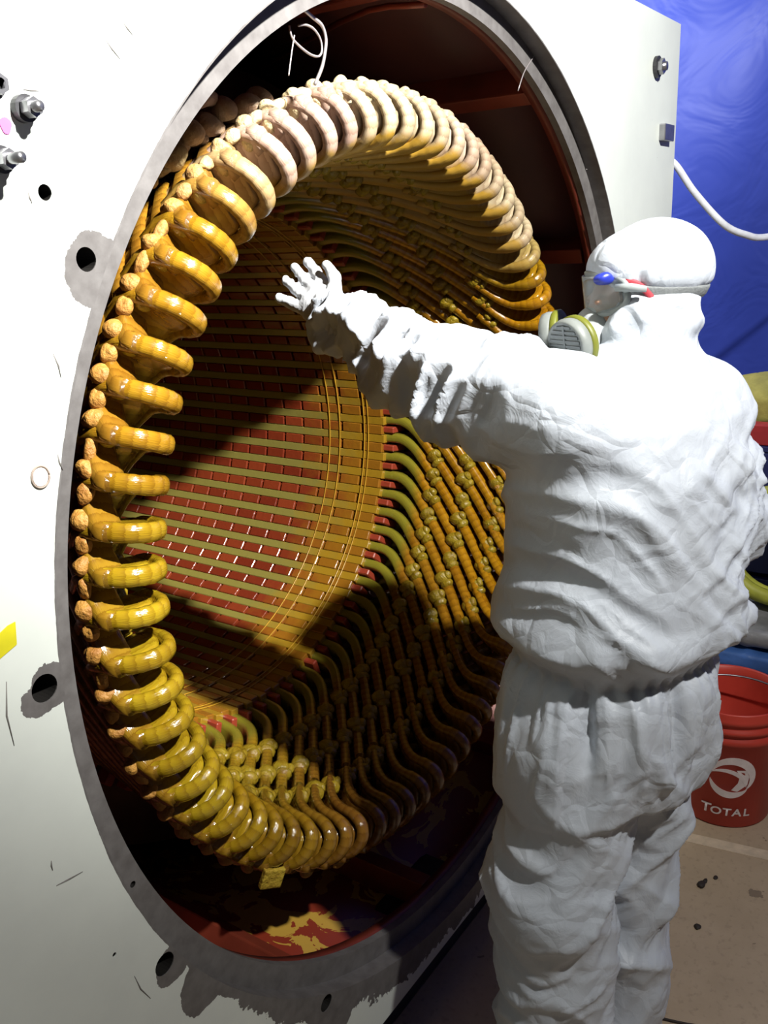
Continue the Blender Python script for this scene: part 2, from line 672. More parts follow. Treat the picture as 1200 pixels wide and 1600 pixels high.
def sector_mesh(name, a0, a1, r0, r1, y0, y1, mat, bevel=.0015):
    bm = bmesh.new()
    vs = []
    for yy in (y0, y1):
        for a, r in ((a0, r0), (a1, r0), (a1, r1), (a0, r1)):
            vs.append(bm.verts.new(cyl(a, r, yy)))
    for q in ((3, 2, 1, 0), (4, 5, 6, 7), (0, 1, 5, 4), (1, 2, 6, 5), (2, 3, 7, 6), (3, 0, 4, 7)):
        bm.faces.new([vs[i] for i in q])
    bmesh.ops.recalc_face_normals(bm, faces=bm.faces)
    if bevel:
        bmesh.ops.bevel(bm, geom=list(bm.edges), offset=bevel, segments=1, affect='EDGES')
    me = bpy.data.meshes.new(name)
    bm.to_mesh(me)
    bm.free()
    me.materials.append(mat)
    return me


PKL, PKG = .0700, .0085
pk = sector_mesh('tooth_packet', -1.30, 1.30, .629, .665, 0, PKL, M['tooth'], .0018)
wd = sector_mesh('slot_wedge', -1.12, 1.12, .6305, .664, .628, 2.30, M['wedge'], .0015)
fg = sector_mesh('press_finger', -.85, .85, .640, .80, .600, .640, M['finger'], .003)
npk = int((2.28 - .635) / (PKL + PKG))
rest_v, rest_f = [], []
pv = [v.co.copy() for v in pk.vertices]
pf = [tuple(q.vertices) for q in pk.polygons]
count = 0
for k in range(NS):
    th = PITCH * k
    ts = th + PITCH / 2
    o = link('slot_wedge', wd, None, stator)
    o.rotation_euler = (0, -math.radians(th), 0)
    o = link('press_finger', fg, None, stator)
    o.rotation_euler = (0, -math.radians(ts), 0)
    tt = (ts + 180) % 360 - 180
    for j in range(npk):
        y = .636 + j * (PKL + PKG)
        if -113 < tt < 8 and j < 12:
            o = link('tooth_packet', pk, None, core)
            o.rotation_euler = (0, -math.radians(ts), 0)
            o.location = (0, y * S, 0)
            count += 1
        else:
            R = Matrix.Rotation(-math.radians(ts), 3, 'Y')
            b = len(rest_v)
            rest_v += [R @ (q + Vector((0, y * S, 0))) for q in pv]
            rest_f += [tuple(i + b for i in q) for q in pf]
o = mesh_obj('tooth_packets', rest_v, rest_f, M['tooth'], core, False)
o['kind'] = 'stuff'
# cord hoops laid round the bore close to the core end
for y, r in ((.835, .6275), (.795, .6275), (.700, .6275), (.685, .6275)):
    prof = [(r * S + .0016 * math.cos(a), y * S + .0016 * math.sin(a)) for a in [i * PI / 3 for i in range(6)]]
    lathe(prof, 120, M['hoop'], 'cord_hoop', stator, 'Y', True)

# ---- one coil
Y0, YE, YN = .63, .545, .112          # core face, elbow, nose tip
SL = 100.0                             # slant of the legs, degrees per unit depth


def th_in(y):
    """angle of the inner leg relative to its slot"""
    if y >= .600: return 0.0
    d = .600 - max(y, .165)
    k = .075
    a = d * d / (2 * k) if d < k else d - k / 2
    e = max(0.0, .245 - max(y, .165))            # the slant dies out towards the nose
    return -SL * (a - e * e / (2 * .080))


def r_in(y):
    return .642 + max(0, Y0 - y) * .158


def frame(path):
    fr = []
    for i in range(len(path)):
        T = (path[min(i + 1, len(path) - 1)] - path[max(i - 1, 0)]).normalized()
        er = Vector((path[i].x, 0, path[i].z)).normalized()
        B = T.cross(er).normalized()
        N = B.cross(T).normalized()
        fr.append((N, B))
    return fr


def leg_inner():
    ys = [.75, .66, .625, .60, .585, .57, .555, .54, .525, .50, .47, .44, .41, .38, .35, .32, .29, .26, .235, .21, .19, .175, .160, .148, .138, .130, .125]
    path, halfs = [], []
    for y in ys:
        e = max(0, min(1, (.50 - y) / .30))
        hh = .027 + .030 * e
        if y < .185:
            q = (.185 - y) / (.185 - .118)
            hh *= math.sqrt(max(.02, 1 - q * q))
        c = r_in(max(y, .185)) + (.027 + .030 * e) + (.004 if y < .2 else 0)
        path.append(cyl(th_in(y), c, y))
        tk = .0150 if y > .26 else .0150 - .0025 * min(1, (.26 - y) / .06)
        halfs.append((hh * S, tk * S))
    return sweep(path, frame(path), halfs, 12, 4.0)


TN = th_in(.15)


def leg_outer():
    ys = [.135, .15, .165, .18, .20, .23, .27, .32, .38, .44, .50, .55, .58, .61, .66, .74]
    path, halfs = [], []
    tl = TN
    for i, y in enumerate(ys):
        if i:
            mid = (y + ys[i - 1]) / 2
            sl = 0 if mid < .15 else SL * min(1, (mid - .13) / .06)
            if mid > .55: sl *= max(0, (.62 - mid) / .07)
            tl -= sl * (y - ys[i - 1])
        e = min(1, max(0, (y - .13) / .4))
        c = .806 - .066 * e
        hh = .027 * (math.sqrt(1 - ((.165 - y) / .04) ** 2) if y < .165 else 1)
        path.append(cyl(tl, c, y))
        halfs.append((hh * S, .0145 * S))
    return sweep(path, frame(path), halfs, 12, 4.0)


def nose_band(seed):
    rnd = random.Random(seed)
    ctl = [(.818, .200), (.816, .168), (.802, .136), (.780, .117), (.755, .110), (.731, .119), (.717, .145), (.713, .180), (.703, .235), (.694, .29)]
    pts = smooth_path([Vector((a, b, 0)) for a, b in ctl], 40)
    path = [cyl(th_in(q.y) if q.x < .78 else TN, q.x, q.y) for q in pts]
    fr = []
    for i in range(len(path)):
        T = (path[min(i + 1, len(path) - 1)] - path[max(i - 1, 0)]).normalized()
        et = Vector((-path[i].z, 0, path[i].x)).normalized()
        N = T.cross(et).normalized()
        B = N.cross(T).normalized()
        fr.append((N, B))
    halfs = []
    for i in range(len(path)):
        u = i / (len(path) - 1)
        w = 1.0
        if u < .08: w = .45 + .55 * u / .08
        if u > .62: w = 1 - .45 * (u - .62) / .38
        rip = 1 + (.022 if i % 3 == 0 else -.01) + rnd.uniform(-.015, .015)
        halfs.append((.0115 * w * rip * S, .0155 * w * rip * S))
    return sweep(path, fr, halfs, 12, 2.3)


def noise_blob(bm, loc, rad, seed, amp=.22, sub=3, rot=None):
    rnd = random.Random(seed)
    ph = [(Vector((rnd.uniform(-1, 1), rnd.uniform(-1, 1), rnd.uniform(-1, 1))) * rnd.uniform(1.5, 4.2), rnd.uniform(0, 6.3)) for _ in range(7)]
    r = bmesh.ops.create_icosphere(bm, subdivisions=sub, radius=1.0)
    for v in r['verts']:
        n = v.co.normalized()
        d = 1 + amp * sum(math.sin(n.dot(a) + b) for a, b in ph) / 3.2
        q = Vector((n.x * rad[0], n.y * rad[1], n.z * rad[2])) * d
        if rot is not None: q = rot @ q
        v.co = q + Vector(loc)


def knob_mesh(seed):
    """lumpy putty cap and hanging tail over the coil connection"""
    rnd = random.Random(seed)
    bm = bmesh.new()
    c = cyl(TN, .815, .176)
    er = Vector((c.x, 0, c.z)).normalized()
    et = Vector((-c.z, 0, c.x)).normalized()
    RM = Matrix((er, Vector((0, 1, 0)), et)).transposed()
    noise_blob(bm, c + er * .006 + Vector((0, .006, 0)) - et * rnd.uniform(.013, .019), (.017, .017, .013 + rnd.uniform(0, .004)), seed, .20, 4, RM)
    noise_blob(bm, c + er * .006 + Vector((0, .004, 0)) + et * rnd.uniform(.016, .022), (.010, .011, .016 + rnd.uniform(-.003, .009)), seed + 50, .24, 4, RM)
    me = bpy.data.meshes.new('connection_knob')
    bm.to_mesh(me)
    bm.free()
    me.polygons.foreach_set('use_smooth', [True] * len(me.polygons))
    me.materials.append(M['knot'])
    return me


def collar_mesh(seed):
    bm = bmesh.new()
    c = cyl(TN, .806, .163)
    noise_blob(bm, c, (.0155, .0165, .0185), seed, .08, 3)
    me = bpy.data.meshes.new('varnish_collar')
    bm.to_mesh(me)
    bm.free()
    me.polygons.foreach_set('use_smooth', [True] * len(me.polygons))
    me.materials.append(M['knot'])
    return me


def lash_mesh(y, seed):
    bm = bmesh.new()
    rnd = random.Random(seed)
    c = cyl(th_in(y), r_in(y) + .010, y)
    c2 = cyl(th_in(y - .01), r_in(y - .01) + .010, y - .01)
    T = (c2 - c).normalized()
    er = Vector((c.x, 0, c.z)).normalized()
    B = T.cross(er).normalized()
    R = Matrix((T, B, er)).transposed()
    noise_blob(bm, c, (.019, .0215, .021), seed, .16, 2, R)
    noise_blob(bm, c + T * .022 + B * rnd.uniform(-.004, .004), (.013, .020, .018), seed + 9, .16, 2, R)
    noise_blob(bm, c + B * .016 - er * .006, (.013, .009, .010), seed + 5, .2, 2, R)
    me = bpy.data.meshes.new('lashing')
    bm.to_mesh(me)
    bm.free()
    me.polygons.foreach_set('use_smooth', [True] * len(me.polygons))
    me.materials.append(M['knot'])
    return me


def mk(name, vfu, mat):
    o = mesh_obj(name, vfu[0], vfu[1], mat, None, True, vfu[2])
    me = o.data
    bpy.data.objects.remove(o)
    return me


me_in = mk('coil', leg_inner(), M['coil'])
me_out = mk('return_leg', leg_outer(), M['coil'])
me_band = [mk('nose_band', nose_band(s), M['band']) for s in range(3)]
me_knob = [knob_mesh(s) for s in range(6)]
me_col = [collar_mesh(s + 30) for s in range(3)]
me_lash = [[lash_mesh(y, 11 * i + s) for s in range(2)] for i, y in enumerate((.475, .375, .275))]


def lerp3(a, b, u):
    return tuple(a[i] + (b[i] - a[i]) * u for i in range(3))


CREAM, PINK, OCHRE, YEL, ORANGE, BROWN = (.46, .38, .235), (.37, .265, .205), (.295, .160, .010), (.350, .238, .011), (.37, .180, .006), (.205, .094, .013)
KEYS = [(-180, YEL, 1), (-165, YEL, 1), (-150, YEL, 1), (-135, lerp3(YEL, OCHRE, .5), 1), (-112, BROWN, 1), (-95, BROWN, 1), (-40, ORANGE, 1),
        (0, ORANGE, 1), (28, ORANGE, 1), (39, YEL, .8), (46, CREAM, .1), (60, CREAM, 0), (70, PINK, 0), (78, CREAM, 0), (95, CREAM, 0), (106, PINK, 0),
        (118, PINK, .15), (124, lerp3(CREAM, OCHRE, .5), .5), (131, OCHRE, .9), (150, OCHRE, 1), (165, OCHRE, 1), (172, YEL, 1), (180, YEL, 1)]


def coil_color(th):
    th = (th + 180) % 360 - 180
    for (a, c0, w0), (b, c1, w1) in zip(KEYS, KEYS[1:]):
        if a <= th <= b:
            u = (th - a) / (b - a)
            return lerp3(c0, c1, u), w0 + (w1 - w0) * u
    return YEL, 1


for k in range(NS):
    th = PITCH * k
    nose = th + TN
    rnd = random.Random(100 + k)
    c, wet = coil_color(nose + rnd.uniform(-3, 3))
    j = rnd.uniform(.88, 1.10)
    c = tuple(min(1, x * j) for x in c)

    def put(name, me, par, col, w, dth=0.0):
        o = link(name, me, None, par)
        o.color = (col[0], col[1], col[2], w)
        return o

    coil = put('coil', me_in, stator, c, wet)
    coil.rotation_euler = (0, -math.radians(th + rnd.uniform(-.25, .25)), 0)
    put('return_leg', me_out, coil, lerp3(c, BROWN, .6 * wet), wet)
    put('nose_band', me_band[k % 3], coil, c, wet)
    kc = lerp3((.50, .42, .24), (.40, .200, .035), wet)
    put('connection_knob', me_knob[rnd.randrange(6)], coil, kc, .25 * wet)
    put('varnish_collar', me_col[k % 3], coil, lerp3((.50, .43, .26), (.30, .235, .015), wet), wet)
    for row in me_lash:
        put('lashing', row[rnd.randrange(2)], coil, (.28, .20, .015), 1.0)
# connection leads and stubs outside the ring (upper left)
for i, (a, r, y, ln) in enumerate([(141, .875, .27, 6), (135, .885, .30, 7), (147, .885, .28, 4), (152, .895, .30, 4), (128, .88, .28, 6), (122, .87, .27, 7), (157, .895, .30, 4)]):
    pts = [W(0, 0, 0) * 0 + cyl(a, r - .05, y + .10), cyl(a, r, y + .02), cyl(a - ln * .4, r + .008, y - .02), cyl(a - ln, r - .01, y), cyl(a - ln - .5, r - .05, y + .06)]
    o = tube_obj('connection_lead', pts, .013, M['knot'], stator, 18, 8)
    cc, w = coil_color(a - 4)
    o.color = (cc[0], cc[1], cc[2], w * .8)
for i, a in enumerate((-110, -118, -126, 52)):
    bm = bmesh.new()
    noise_blob(bm, cyl(a, .832, .17), (.017, .014, .015), 200 + i, .3)
    o = bm_obj('putty_drip', bm, M['knot'], stator, True)
    o.color = (.40, .24, .035, .5)
# taped joints of the jumpers behind the upper left coils
for i, (a, r, y) in enumerate([(125, .835, .26), (121.5, .845, .25), (118, .832, .26), (114.5, .838, .26), (111, .828, .25), (107.5, .826, .26), (119.5, .850, .31), (113, .848, .31), (128.5, .84, .28), (133, .845, .27), (138, .84, .27)]):
    bm = bmesh.new()
    noise_blob(bm, cyl(a, r, y), (.023, .026, .019), 240 + i, .22)
    noise_blob(bm, cyl(a + 1.2, r - .012, y + .03), (.016, .03, .014), 270 + i, .22)
    o = bm_obj('jumper_joint', bm, M['knot'], stator, True)
    cc, w = coil_color(a - 2)
    o.color = (cc[0], cc[1] * 1.08, cc[2], w * .6)
# wedge-shaped insulation scrap at the bottom of the ring
bm = bmesh.new()
box_bm(bm, -.022, .022, -.006, .006, -.02, .02, .003)
o = bm_obj('insulation_scrap', bm, M['knot'], stator)
o.location = cyl(-130, .832, .135)
o.rotation_euler = (.1, .35, -.4)
o.color = (.46, .33, .03, .3)

# ================================================================== signed-distance modelling for soft shapes
def surface_nets(D, org, h):
    nx, ny, nz = D.shape
    sg = D < 0
    c = np.zeros((nx - 1, ny - 1, nz - 1), dtype=np.int8)
    for dx in (0, 1):
        for dy in (0, 1):
            for dz in (0, 1):
                c += sg[dx:nx - 1 + dx, dy:ny - 1 + dy, dz:nz - 1 + dz]
    act = (c > 0) & (c < 8)
    idx = -np.ones(act.shape, dtype=np.int64)
    I, J, K = np.nonzero(act)
    n = len(I)
    idx[I, J, K] = np.arange(n)
    acc = np.zeros((n, 3))
    cnt = np.zeros(n)
    corners = [(a, b, d) for a in (0, 1) for b in (0, 1) for d in (0, 1)]
    for p in corners:
        for ax in range(3):
            if p[ax]: continue
            q = list(p)
            q[ax] = 1
            d0 = D[I + p[0], J + p[1], K + p[2]]
            d1 = D[I + q[0], J + q[1], K + q[2]]
            m = (d0 < 0) != (d1 < 0)
            t = np.where(m, d0 / np.where(m, d0 - d1, 1), 0)
            pt = np.stack([np.full(n, float(v)) for v in p], 1)
            pt[:, ax] += t
            acc[m] += pt[m]
            cnt[m] += 1
    V = (acc / cnt[:, None] + np.stack([I, J, K], 1)) * h + np.array(org)
    F = []
    for ax in range(3):
        u, v = [(1, 2), (2, 0), (0, 1)][ax]
        sl0 = [slice(None)] * 3
        sl1 = [slice(None)] * 3
        sl0[ax] = slice(0, -1)
        sl1[ax] = slice(1, None)
        a = sg[tuple(sl0)]
        b = sg[tuple(sl1)]
        ch = np.stack(np.nonzero(a != b), 1)
        ok = (ch[:, u] > 0) & (ch[:, v] > 0) & (ch[:, u] < D.shape[u] - 1) & (ch[:, v] < D.shape[v] - 1)
        ch = ch[ok]
        flip = a[ch[:, 0], ch[:, 1], ch[:, 2]]

        def g(du, dv):
            e = ch.copy()
            e[:, u] -= du
            e[:, v] -= dv
            return idx[e[:, 0], e[:, 1], e[:, 2]]
        Q = np.stack([g(1, 1), g(0, 1), g(0, 0), g(1, 0)], 1)
        Q[~flip] = Q[~flip][:, ::-1]
        F.append(Q)
    return V, np.concatenate(F)


def grid_sdf(fn, lo, hi, h):
    ax = [np.arange(lo[i], hi[i] + h, h, dtype=np.float32) for i in range(3)]
    D = np.empty([len(a) for a in ax], dtype=np.float32)
    step = 24
    for i in range(0, len(ax[0]), step):
        X, Y, Z = np.meshgrid(ax[0][i:i + step], ax[1], ax[2], indexing='ij')
        P = np.stack([X.ravel(), Y.ravel(), Z.ravel()], 1)
        D[i:i + step] = fn(P).reshape(X.shape)
    return surface_nets(D, lo, h)


def capsule(P, a, b, ra, rb):
    a = np.array(a, dtype=np.float32)
    b = np.array(b, dtype=np.float32)
    ab = b - a
    t = np.clip(((P - a) @ ab) / (ab @ ab), 0, 1)
    d = np.linalg.norm(P - a - t[:, None] * ab, axis=1)
    return d - (ra + (rb - ra) * t)


def ellipsoid(P, c, ax, rad):
    q = (P - np.array(c, dtype=np.float32)) @ np.array(ax, dtype=np.float32).T
    rad = np.array(rad, dtype=np.float32)
    k0 = np.linalg.norm(q / rad, axis=1)
    k1 = np.linalg.norm(q / (rad * rad), axis=1)
    return k0 * (k0 - 1) / np.maximum(k1, 1e-6)


def smin(a, b, k):
    h = np.clip(.5 + .5 * (b - a) / k, 0, 1)
    return b + (a - b) * h - k * h * (1 - h)


def vnoise(P, seed=0):
    i = np.floor(P).astype(np.int64)
    f = P - i
    f = f * f * f * (f * (f * 6 - 15) + 10)

    def hsh(x, y, z):
        n = (x * 374761393 + y * 668265263 + z * 2147483647 + seed * 974634777) & 0x7fffffff
        n = ((n ^ (n >> 13)) * 1274126177) & 0x7fffffff
        n = (n ^ (n >> 16)) & 0xffff
        return n / 32767.5 - 1
    r = 0
    for dx in (0, 1):
        for dy in (0, 1):
            for dz in (0, 1):
                w = (f[:, 0] if dx else 1 - f[:, 0]) * (f[:, 1] if dy else 1 - f[:, 1]) * (f[:, 2] if dz else 1 - f[:, 2])
                r = r + w * hsh(i[:, 0] + dx, i[:, 1] + dy, i[:, 2] + dz)
    return r


def vnormals(V, F):
    n = np.cross(V[F[:, 2]] - V[F[:, 0]], V[F[:, 3]] - V[F[:, 1]])
    N = np.zeros_like(V)
    for k in range(4):
        np.add.at(N, F[:, k], n)
    return N / np.maximum(np.linalg.norm(N, axis=1), 1e-9)[:, None]


def smoothstep(a, b, x):
    t = np.clip((x - a) / (b - a), 0, 1)
    return t * t * (3 - 2 * t)


# ================================================================== person in coverall
person = empty('person', (-.20, -.38, 0))
tag(person, 'person in white hooded coverall, respirator and goggles, reaching one gloved arm into the opening', 'person')

t = NT('tyvek')
p = t.objc()
t.base(t.mix(t.ramp(t.noise(9, 4, p), .3, .7), (.48, .52, .585), (.53, .57, .63)))
t.rough(.50)
t.b.inputs['Subsurface Weight'].default_value = 0.0
cr = t.noise(24, 4, p, .6, .8)
vo = t.n('ShaderNodeTexVoronoi', feature='DISTANCE_TO_EDGE')
vo.inputs['Scale'].default_value = 17
nzv = t.n('ShaderNodeTexNoise')
nzv.inputs['Scale'].default_value = 8
t.l(p, nzv.inputs['Vector'])
vm = t.n('ShaderNodeVectorMath', operation='ADD')
t.l(p, vm.inputs[0])
sc = t.n('ShaderNodeVectorMath', operation='SCALE')
t.l(nzv.outputs['Color'], sc.inputs[0])
sc.inputs['Scale'].default_value = .10
t.l(sc.outputs[0], vm.inputs[1])
t.l(vm.outputs[0], vo.inputs['Vector'])
h = t.math('ADD', t.math('MULTIPLY', cr, .7), t.math('MULTIPLY', t.ramp(vo.outputs['Distance'], 0, .18), .35))
t.bump(h, .50, .007)
M['tyvek'] = t.m
M['glove'] = simple('white_glove', (.54, .555, .58), .6, 0, .06, 20, .2)

FW = np.array([.325, .946, 0])
LF = np.array([-.946, .325, 0])
PROF = np.array([  # z, cx, cy, lateral, depth
    [1.470, -.045, -.365, .060, .065],
    [1.435, -.055, -.368, .110, .085],
    [1.400, -.065, -.372, .165, .105],
    [1.350, -.075, -.375, .198, .128],
    [1.250, -.085, -.368, .205, .152],
    [1.120, -.098, -.368, .203, .165],
    [1.030, -.108, -.370, .203, .175],
    [0.985, -.116, -.370, .190, .165],
    [0.950, -.124, -.368, .168, .142],
    [0.915, -.130, -.366, .184, .154],
    [0.820, -.142, -.362, .195, .164],
    [0.720, -.155, -.360, .188, .145],
    [0.640, -.158, -.370, .150, .110]])
SHL, ELL, WRL = np.array([-.222, -.312, 1.372]), np.array([-.172, -.035, 1.405]), np.array([-.090, .222, 1.492])
SHR, ELR, WRR = np.array([.058, -.425, 1.330]), np.array([.074, -.446, 1.110]), np.array([.150, -.245, 1.050])
HPL, KNL, ANL = np.array([-.228, -.338, .800]), np.array([-.285, -.325, .500]), np.array([-.315, -.355, .090])
HPR, KNR, ANR = np.array([-.068, -.384, .790]), np.array([-.114, -.392, .480]), np.array([-.175, -.392, .090])
FD = np.array([-.60, .79, -.12])
FD = FD / np.linalg.norm(FD)
HL = np.cross([0, 0, 1], FD)
HL /= np.linalg.norm(HL)
HU = np.cross(FD, HL)
HAX = np.stack([FD, HL, HU])
HC = np.array([-.014, -.372, 1.555])


def torso_sdf(P):
    z = P[:, 2]
    zi = PROF[::-1, 0]
    cx, cy, a, b = [np.interp(z, zi, PROF[::-1, k]).astype(np.float32) for k in (1, 2, 3, 4)]
    dx = P[:, 0] - cx
    dy = P[:, 1] - cy
    l = dx * LF[0] + dy * LF[1]
    f = dx * FW[0] + dy * FW[1]
    e = 2.4
    k0 = (np.abs(l / a) ** e + np.abs(f / b) ** e) ** (1 / e)
    d = (k0 - 1) * np.minimum(a, b)
    d = np.maximum(d, z - 1.475)
    return np.maximum(d, .725 - z)


def suit_sdf(P):
    d = torso_sdf(P)
    # pelvis to legs
    ll = smin(capsule(P, HPL, KNL, .112, .096), capsule(P, KNL, ANL, .096, .090), .05)
    lr = smin(capsule(P, HPR, KNR, .110, .090), capsule(P, KNR, ANR, .090, .084), .05)
    d = smin(d, smin(ll, lr, .012), .035)
    al = smin(capsule(P, SHL, ELL, .098, .078), capsule(P, ELL, WRL, .078, .050), .04)
    ar = smin(capsule(P, SHR, ELR, .098, .088), capsule(P, ELR, WRR, .085, .060), .05)
    d = smin(d, al, .05)
    d = smin(d, ar, .045)
    # neck and hood
    d = smin(d, capsule(P, (-.045, -.37, 1.43), (-.022, -.36, 1.50), .078, .072), .05)
    hd = ellipsoid(P, HC + HU * .018 - FD * .006, HAX, (.093, .083, .083))
    hd = smin(hd, ellipsoid(P, HC + FD * .052 + HU * .030, HAX, (.052, .072, .050)), .02)
    lw = ellipsoid(P, HC - HU * .062 + FD * .022, HAX, (.085, .078, .062))
    hd = smin(hd, lw, .02)
    hd = np.maximum(hd, -ellipsoid(P, HC + FD * .135 - HU * .030, HAX, (.062, .062, .078)))
    d = smin(d, hd, .025)
    return d


def seg_t(P, a, b):
    ab = b - a
    t = np.clip(((P - a) @ ab) / (ab @ ab), 0, 1)
    q = P - a - t[:, None] * ab
    return t * np.linalg.norm(ab), np.linalg.norm(q, axis=1), q


def ridge(x):
    """sharp crested folds, -1..1"""
    return 1 - 2 * np.abs(np.sin(x)) ** .8


def rn(P, s, seed):
    return 1 - 2 * np.abs(vnoise(P * s, seed)) * 1.3


def sn(a, b, seed, c=None):
    """noise stretched along a (pass pre-scaled coordinates)"""
    return vnoise(np.stack([a, b, np.full(len(a), seed * 7.31) if c is None else c], 1), seed)


def crease(n):
    """valleys between rounded crests"""
    return 1 - 2.6 * np.abs(n)


def wrinkles(V, N):
    z = V[:, 2]
    t1, d1, q1 = seg_t(V, SHL, ELL)
    t2, d2, q2 = seg_t(V, ELL, WRL)
    up = d1 < d2
    tt = np.where(up, t1, np.linalg.norm(ELL - SHL) + t2)
    dd = np.minimum(d1, d2)
    q = np.where(up[:, None], q1, q2)
    qn = q / np.maximum(np.linalg.norm(q, axis=1), 1e-6)[:, None]
    arm = smoothstep(.15, .10, dd) * smoothstep(.04, .12, tt)
    w1 = vnoise(V * 6, 3)
    disp = np.zeros(len(V))
    tw = tt + .018 * w1 + .020 * qn[:, 2]
    a1 = crease(sn(qn[:, 0] * .8, tw * 15, 5, qn[:, 2] * .8))
    a2 = crease(sn(qn[:, 0] * 1.1, tw * 27 + 3, 6, qn[:, 2] * 1.1))
    disp += arm * (.0185 * a1 + .0075 * a2)
    disp += arm * smoothstep(.48, .55, tt) * .005 * np.sin(tt * 2 * PI / .034)
    body = 1 - arm
    lat = (V[:, 0] + .1) * LF[0] + (V[:, 1] + .37) * LF[1]
    fwd = (V[:, 0] + .1) * FW[0] + (V[:, 1] + .37) * FW[1]
    # upper body: long drags running from the armpit down across the back
    tor = body * smoothstep(.955, 1.02, z) * smoothstep(1.46, 1.36, z)
    w2 = vnoise(V * 14 + 3, 8)
    wl = lat + .028 * w1 + .006 * w2
    wz = z - 1.25 + .03 * vnoise(V * 5 + 9, 7)
    a = -.62 * wl - .78 * wz
    b = .78 * wl - .62 * wz
    lowb = smoothstep(1.38, 1.24, z)
    disp += tor * lowb * (.0135 * crease(sn(a * 3.0, b * 10.5, 21, fwd * 2)) + .0075 * crease(sn(a * 6, b * 22, 22, fwd * 3)) + .0030 * crease(sn(a * 13, b * 42, 29, fwd * 5)))
    # shorter creases crossing from the far side
    a = .86 * wl - .50 * wz
    b = .50 * wl + .86 * wz
    rs = smoothstep(.10, -.08, lat)
    disp += tor * rs * lowb * (.0100 * crease(sn(a * 4.5, b * 14, 23, fwd * 2)) + .0050 * crease(sn(a * 9, b * 30, 24, fwd * 3)) + .0022 * crease(sn(a * 22, b * 48, 27, fwd * 6)))
    disp += tor * (1 - lowb) * (.0040 * crease(sn(a * 6, b * 12, 25, fwd * 4)) + .0020 * crease(sn(a * 14, b * 26, 28, fwd * 6)))
    # blouse hanging over the waist elastic
    disp += body * .016 * np.exp(-((z - 1.010) / .026) ** 2) * (.7 + .8 * sn(lat * 9, fwd * 9, 31))
    # gathers at the elastic
    az = np.arctan2(V[:, 1] + .367, V[:, 0] + .125)
    ga = crease(sn(az * 4.6 + .45 * w1, z * 1.6, 12)) + .45 * crease(sn(az * 10 + .5 * w1, z * 3, 13))
    disp += body * .0125 * ga * np.exp(-((z - .880) / .095) ** 2) * smoothstep(.958, .930, z)
    disp += body * .0040 * np.sin(az * 34 + 4 * w1) * np.exp(-((z - .952) / .022) ** 2)
    # legs: flat facets between long slanting creases
    leg = body * smoothstep(.88, .74, z)
    wz = z + .05 * w1 + .008 * w2
    a = .80 * lat + .60 * wz
    b = -.60 * lat + .80 * wz
    l1 = crease(sn(a * 3.4, b * 9.5, 14, fwd * 2.5))
    l4 = crease(sn(a * 8.0, b * 24, 44, fwd * 5))
    a = .75 * lat - .66 * wz
    b = .66 * lat + .75 * wz
    l2 = crease(sn(a * 3.4, b * 10, 15, fwd * 2.5))
    l3 = crease(sn(a * 8, b * 23, 16, fwd * 5))
    l5 = crease(sn(a * 16, b * 44, 46, fwd * 9))
    disp += leg * (.0140 * l1 + .0115 * l2 + .0050 * l3 + .0050 * l4 + .0022 * l5)
    # hood: strap groove and soft puckers
    hp = (V - HC) @ HAX.T
    hood = smoothstep(1.47, 1.50, z) * (dd > .12)
    pl = hp[:, 2] + .010 - .16 * hp[:, 0]
    disp += hood * (-.009 * np.exp(-(pl / .010) ** 2))
    disp += hood * smoothstep(.02, -.02, pl) * (.0120 * crease(sn(hp[:, 2] * 9, hp[:, 0] * 26, 17, hp[:, 1] * 9)))
    disp += hood * smoothstep(-.01, .02, pl) * (.0012 * crease(sn(hp[:, 2] * 6, hp[:, 0] * 10, 18, hp[:, 1] * 6)) - .008 * np.exp(-((hp[:, 0] - .045) / .009) ** 2) * smoothstep(.07, .0, hp[:, 2]))
    return disp


V, F = grid_sdf(suit_sdf, (-.46, -.66, .0), (.28, .32, 1.68), .0056)
N = vnormals(V, F)
V = V + N * wrinkles(V, N)[:, None]
V[:, 2] = np.maximum(V[:, 2], .035)


def np_mesh(name, V, F, mat, parent=None, origin=(0, 0, 0)):
    me = bpy.data.meshes.new(name)
    V = V - np.array(origin)
    me.vertices.add(len(V))
    me.vertices.foreach_set('co', V.astype(np.float32).ravel())
    me.loops.add(F.size)
    me.loops.foreach_set('vertex_index', F.astype(np.int32).ravel())
    me.polygons.add(len(F))
    me.polygons.foreach_set('loop_start', (np.arange(len(F)) * 4).astype(np.int32))
    me.polygons.foreach_set('use_smooth', np.ones(len(F), dtype=bool))
    me.update(calc_edges=True)
    me.validate()
    return link(name, me, mat, parent)


PO = (-.20, -.38, 0)
np_mesh('coverall', V, F, M['tyvek'], person, PO)


